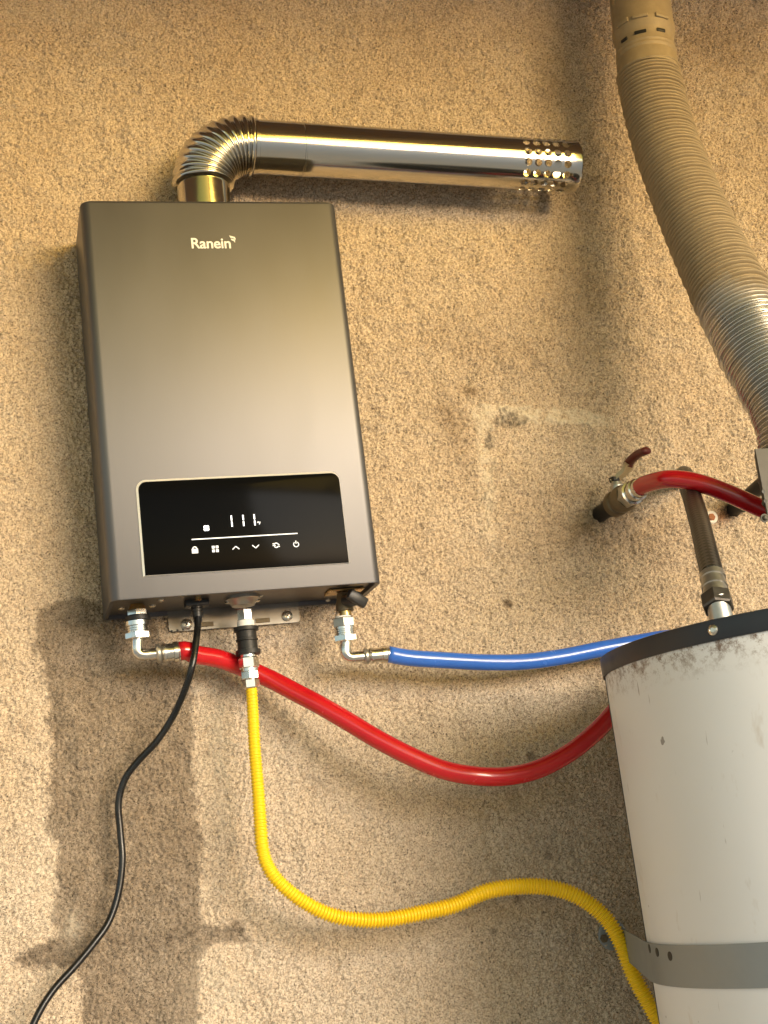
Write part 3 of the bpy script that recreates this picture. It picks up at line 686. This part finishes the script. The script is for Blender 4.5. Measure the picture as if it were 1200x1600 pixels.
# strap round the tank, tail bent back to the wall
SZ1 = Z0 - 1.047; SH = .046
st_ = thing('tank_strap', 'grey galvanised band strapped round the white tank and fixed to the wall', 'strap', (TCX, TCY, SZ1 - SH))
def strapband():
    pts = []; ang0 = 165
    tp = T0 + Vector(((TR + .0015) * math.cos(R(ang0)), (TR + .0015) * math.sin(R(ang0)), 0)); td = Vector((math.sin(R(ang0)), -math.cos(R(ang0)), 0))
    tail = [tp + td * (.30 - k * .02) for k in range(15)] + [tp]
    pts = tail[:-1] + [T0 + Vector(((TR + .0015) * math.cos(R(ang0 + k * 3)), (TR + .0015) * math.sin(R(ang0 + k * 3)), 0)) for k in range(0, 68)]
    n = len(pts); v = []; f = []
    for off in (0, .0016):
        for i, p in enumerate(pts):
            t_ = (pts[min(i + 1, n - 1)] - pts[max(i - 1, 0)]).normalized(); nn = Vector((t_.y, -t_.x, 0)) * off
            tw = max(0, 1 - i / 14.0)
            v.append(Vector((p.x, p.y, SZ1 + tw * .012)) + nn); v.append(Vector((p.x, p.y, SZ1 - SH + tw * .022)) + nn)
    for i in range(n - 1):
        a = 2 * i; b = 2 * n + a
        f += [(a, a + 1, a + 3, a + 2), (b, b + 2, b + 3, b + 1), (a, a + 2, b + 2, b), (a + 1, b + 1, b + 3, a + 3)]
    return mesh('band', v, f), pts
sb, spts = strapband(); sb.set_sharp_from_angle(angle=R(40)) ; part('band', st_, sb, M['strap'])
for (u, v, rr) in ((1015, 1482, .0040), (1027, 1488, .0048), (1047, 1494, .0058)):
    dd = ray(u, v); o = CAM[:2] - np.array([TCX, TCY]); a_ = dd[0] ** 2 + dd[1] ** 2; b_ = o @ dd[:2]; c_ = o @ o - (TR + .003) ** 2
    D_ = b_ * b_ - a_ * c_
    if D_ < 0: continue
    q = Vector(CAM + dd * ((-b_ - math.sqrt(D_)) / a_)); nn = Vector((q.x - TCX, q.y - TCY, 0)).normalized()
    part('hole', st_, lathe(q - nn * .0008, nn, [(0, .0052), (.0013, .0052)], 14), M['black_iron'])
# anchor plate on the wall
an = at(948, 1462, WY)
ap = thing('strap_anchor', 'small bare metal anchor plate with a bolt on the wall behind the yellow hose', 'anchor plate', (an.x, 0, an.z))
part('plate', ap, lathe((an.x + .008, WY - .001, an.z), (0, -1, 0), [(-.003, .021), (.001, .021), (.0018, .0195), (.0022, .017)], 28), M['strap'])
part('bolt', ap, lathe((an.x - .006, WY - .003, an.z - .003), (0, -1, 0), [(0, .0062), (.002, .006), (.004, .004)], 6), M['brass_dirty'])

# ------------------------------------------------------------ vent pipe and flexible duct
vp = thing('vent_duct', 'tall dusty flexible metal vent duct curving down from the roof toward the tank', 'vent duct', at(998, 0, -.12))
fpx = [(985, -150, -.115), (998, 0, -.12), (1013, 115, -.13), (1036, 210, -.145), (1065, 290, -.168), (1103, 380, -.20), (1147, 470, -.24), (1192, 560, -.28), (1226, 622, -.31), (1241, 668, -.325), (1246, 712, -.33)]
fpth = catmull([at(*q) for q in fpx], 14)
dirs = at(1013, 115, -.13) - at(998, 0, -.12)
# rigid piece up to the roof
a0 = at(1013, 118, -.13); ax = (at(995, -20, -.12) - a0).normalized(); ax = Vector((ax.x, ax.y * .5, ax.z)).normalized()
Lr = (SOF_Z - a0.z) / ax.z + .02
rprof = [(0, .0535), (.003, .0540), (.005, .0532), (.024, .0530), (.026, .0512), (.0275, .0512), (.030, .0530), (.0325, .0530), (.0345, .0512), (.036, .0512), (.039, .0528), (.041, .0515), (.060, .0512), (.063, .0525), (.067, .0540), (.072, .0550), (.080, .0552), (.084, .0535), (.2, .0530), (Lr, .0530)]
rprof = [(h, q * .89) for h, q in rprof]
part('rigid_pipe', vp, lathe(a0, ax, rprof, 64, caps=False, angle=50), M['rigid'])
Rm = frame_of(ax)
def onpipe(h, ang, r):
    r *= .89; return a0 + ax * h + Rm @ Vector((r * math.cos(ang), r * math.sin(ang), 0))
toc = Rm.transposed() @ (Vector(CAM) - a0); ca = math.atan2(toc.y, toc.x)
sgn = 1 if (onpipe(.08, ca + .5, .05) - onpipe(.08, ca, .05)).x > 0 else -1
for da, w in ((-.72, .012), (-.10, .017), (.62, .014)):
    ang = ca + sgn * da; q = onpipe(.050 + .003 * da, ang, .0516); nn = (q - (a0 + ax * .050)).normalized(); tt = ax.cross(nn)
    rot = Matrix((tt, nn, ax)).transposed()
    part('slot', vp, box(q, (w * 1.1, .0026, .0058), .0012, 2, rot), M['black_iron'])
    q = onpipe(.076, ang + sgn * .05, .0552); nn = (q - (a0 + ax * .076)).normalized(); tt = ax.cross(nn)
    part('crimp_tab', vp, box(q, (.024, .0045, .008), .0016, 2, Matrix((tt, nn, ax)).transposed()), M['rigid'])
ang = ca - sgn * 1.0; q = onpipe(.25, ang, .0530); nn = (q - (a0 + ax * .25)).normalized(); tt = ax.cross(nn)
part('lock_seam', vp, box(onpipe(.115 + (Lr - .125) / 2, ang, .0530), (.006, .0022, Lr - .13), .0008, 1, Matrix((tt, nn, ax)).transposed()), M['rigid'])
# flexible duct
i0 = min(range(len(fpth)), key=lambda i: (fpth[i] - a0).length)
fl_path = [a0 - ax * -.004] + fpth[i0 + 2:]
rs = random.Random(3); wob = [rs.uniform(-1, 1) for _ in range(400)]
def frad(s, a):
    pitch = .0066
    ph = s / pitch; k = int(ph); q = ph - k
    deep = .0027 + (.0009 if k % 3 == 0 else 0) + (.0007 * (s > .36))
    return .0462 + .0038 * min(1, s * 3.5) + .0009 * wob[k % 400] * (.4 + (s > .38) * 2.2) * math.cos(a + k) + deep * (1 - 2 * abs(math.cos(math.pi * q)) ** 3.2) + .0014 * math.cos(2 * a + s * 9) - .004 * max(0, (s - .52)) * 6
part('flexible_duct', vp, tube(fl_path, frad, 72, .0009, caps=False, up=Vector((0, 1, 0))), M['flex'])
for (u, v, w) in ((1140, 411, .013), (1143, 417, .009)):
    q = at(u, v, -.262); dd = Vector(ray(u, v)).normalized()
# collar on the tank's draught hood
hc = at(1247, 745, -.33)
dh = thing('draft_hood', 'weathered grey metal vent collar with a bolted tab at the lower end of the duct', 'draft hood', (hc.x, hc.y, RT))
part('collar', dh, lathe((hc.x, hc.y, hc.z - .03), (0, 0, 1), [(0, .0505), (.003, .052), (.006, .0505), (.03, .0505), (.033, .0520), (.036, .0505), (.068, .0500)], 64, caps=False), M['hood'])
part('cone', dh, lathe((hc.x + .02, hc.y, hc.z - .03), (0, 0, -1), [(0, .0400), (.02, .048), (.021, .046)], 48, caps=False), M['hood'])
zt_ = at(1190, 705, -.375).z; zb_ = at(1190, 826, -.375).z; xl = at(1184, 765, -.375).x
tabo = [(xl, zt_)] + [(xl, zb_ + .012)] + arc((xl + .012, zb_ + .012), math.pi, 1.5 * math.pi, .012, 6) + arc((xl + .026, zb_ + .012), 1.5 * math.pi, 2 * math.pi, .012, 6) + [(xl + .038, zt_)]
tabo = tabo[::-1]
tab = part('tab', dh, prism(tabo, -.387, -.384), M['hood'])
q = at(1192, 810, -.387); part('bolt', dh, lathe((q.x + .002, -.387, q.z), (0, -1, 0), [(0, .0056), (.0015, .0056), (.0015, .0036), (.004, .0032), (.005, .002)], 16), M['hood'])
for (u, v) in ((1193, 768), (1196, 783)):
    q = at(u, v, -.387); part('hole', dh, lathe((q.x, -.3868, q.z), (0, -1, 0), [(0, .0026), (.0006, .0026)], 12), M['black_iron'])
part('leg', dh, box((hc.x + .03, hc.y - .03, (hc.z - .03 + RT) / 2), (.02, .003, hc.z - .03 - RT)), M['hood'])

# ------------------------------------------------------------ wall valve with the upper red hose
V0 = at(938, 803, WY); V1 = at(1008, 757, -.135); vd = (V1 - V0).normalized(); VL = (V1 - V0).length
bv = thing('ball_valve', 'dull brass ball valve with raised dark red lever standing out from the wall', 'valve', V0)
part('pipe_stub', bv, lathe(V0, vd, [(-.004, .0125), (.028, .0125), (.030, .0145), (.046, .0145), (.048, .0120)], 24), M['black_iron'])
part('body', bv, lathe(V0 + vd * .044, vd, [(0, .0150), (.003, .0195), (.015, .0198), (.018, .0175), (.026, .0200), (.034, .0205), (.040, .018), (.044, .0175)], 28), M['brass_dirty'])
part('hex_end', bv, nut(V0 + vd * .086, vd, .016, .0185, .3), M['nickel_dull'])
stem = V0 + vd * .062
part('stem', bv, lathe(stem + Vector((0, 0, .012)), (0, 0, 1), [(0, .0105), (.012, .0105), (.013, .0085), (.017, .0080), (.019, .0050), (.024, .0050)], 18), M['nickel_dull'])
part('stem_nut', bv, nut(stem + Vector((-.002, 0, .030)), (0, 0, 1), .007, .0085), M['black_iron'])
s0 = stem + Vector((0, 0, .034))
def plate(pts, w, th):
    v = []; f = []; n = len(pts)
    for i, p in enumerate(pts):
        t_ = (pts[min(i + 1, n - 1)] - pts[max(i - 1, 0)]).normalized(); sd = t_.cross(Vector((0, 0, 1))).normalized(); up = sd.cross(t_)
        ww = w[i] if isinstance(w, list) else w
        for a, b in ((-1, -1), (1, -1), (1, 1), (-1, 1)): v.append(p + sd * a * ww / 2 + up * b * th / 2)
    for i in range(n - 1):
        for k in range(4): f.append((i * 4 + k, i * 4 + (k + 1) % 4, (i + 1) * 4 + (k + 1) % 4, (i + 1) * 4 + k))
    f += [(3, 2, 1, 0), tuple((n - 1) * 4 + k for k in range(4))]
    me = mesh('plate', v, f); me.set_sharp_from_angle(angle=R(40)); return me
q0, q1, q2, q3 = s0, at(976, 737, s0.y - .008), at(984, 724, s0.y - .02), at(1010, 704, s0.y - .075)
part('lever_arm', bv, plate([q0 + Vector((-.004, .004, -.003)), q1, q2], .017, .006), M['lever_zinc'])
part('lever', bv, tube(catmull([q1.lerp(q2, .6), q2 + Vector((0, 0, .002)), q2.lerp(q3, .5) + Vector((0, 0, .004)), q3], 6), lambda s, a: .0080 - .0024 * abs(math.sin(a)) - (.0015 if s > .07 else 0), 14, .003), M['lever'])
part('leaf_nut', bv, nut(s0 + Vector((0, 0, .001)), (0, 0, 1), .004, .007), M['nickel_dull'])
r0 = V0 + vd * .100
uh = thing('water_hose', 'short red hose bending right from the wall valve to behind the vent collar', 'hose', r0)
part('ferrule', uh, lathe(r0, vd, [(0, .0175), (.004, .0178), (.005, .0150), (.014, .0150), (.015, .0160), (.020, .0160), (.021, .0140), (.030, .0138)], 24), M['nickel'])
r1 = r0 + vd * .024
up_ = [r1, r1 + vd * .018, at(1040, 749, -.180), at(1070, 750, -.200), at(1100, 757, -.215), at(1140, 772, -.228), at(1180, 790, -.24), at(1230, 812, -.255), at(1300, 845, -.27)]
part('hose', uh, tube(catmull(up_, 10), .0128, 24, .005), M['red'])

# braided connector from the wall to the tank's top
N0 = at(1122, 947, NY); axn = (at(1118, 925, N0.y + .01) - N0).normalized()
bc = thing('braided_hose', 'dark braided connector hose rising from the tank top behind the upper red hose', 'hose', N0)
part('hex_nut', bc, nut(N0 + axn * -.004, axn, .020, .0185, .4), M['dark_metal'])
part('ferrule', bc, lathe(N0 + axn * .016, axn, [(0, .0150), (.003, .0152), (.004, .0138), (.010, .0138), (.011, .0150), (.016, .0150), (.017, .0136), (.024, .0136), (.025, .0148), (.032, .0148), (.033, .0135)], 24), M['nickel_dull'])
b1 = N0 + axn * .046
wl = at(1072, 752, WY)
yb = b1.y
bp_ = [b1, at(1104, 862, yb * .86), at(1094, 820, yb * .66), at(1083, 782, yb * .44), at(1073, 752, yb * .24), at(1069, 742, yb * .12), Vector((at(1066, 748, WY).x, WY + .002, at(1066, 748, WY).z))]
part('hose', bc, tube(catmull(bp_, 10), .0136, 24, .004, uv=True), M['braid'])
# dark stub and chalky escutcheon on the wall behind the hoses
w0 = at(1146, 797, WY); w1 = at(1196, 752, -.085)
sp = thing('pipe_stub', 'black iron pipe stub sticking out of the wall beneath the upper red hose', 'pipe', w0)
part('pipe', sp, lathe(w0, (w1 - w0), [(-.003, .0115), (.02, .0115), (.021, .015), (.034, .015), (.035, .0115), ((w1 - w0).length, .0115)], 22), M['black_iron'])
w = at(1110, 809, WY)
es = thing('capped_outlet', 'small round chalk white capped outlet with rust beside the braided hose', 'outlet', w)
part('ring', es, lathe(w, (0, -1, 0), [(-.002, .0105), (.004, .0105), (.0055, .009), (.0045, .0068)], 24), M['chalk'])
part('plug', es, lathe(w + Vector((.0, 0, 0)), (0, -1, 0), [(0, .0062), (.005, .0062), (.0062, .005)], 6), M['rust'])
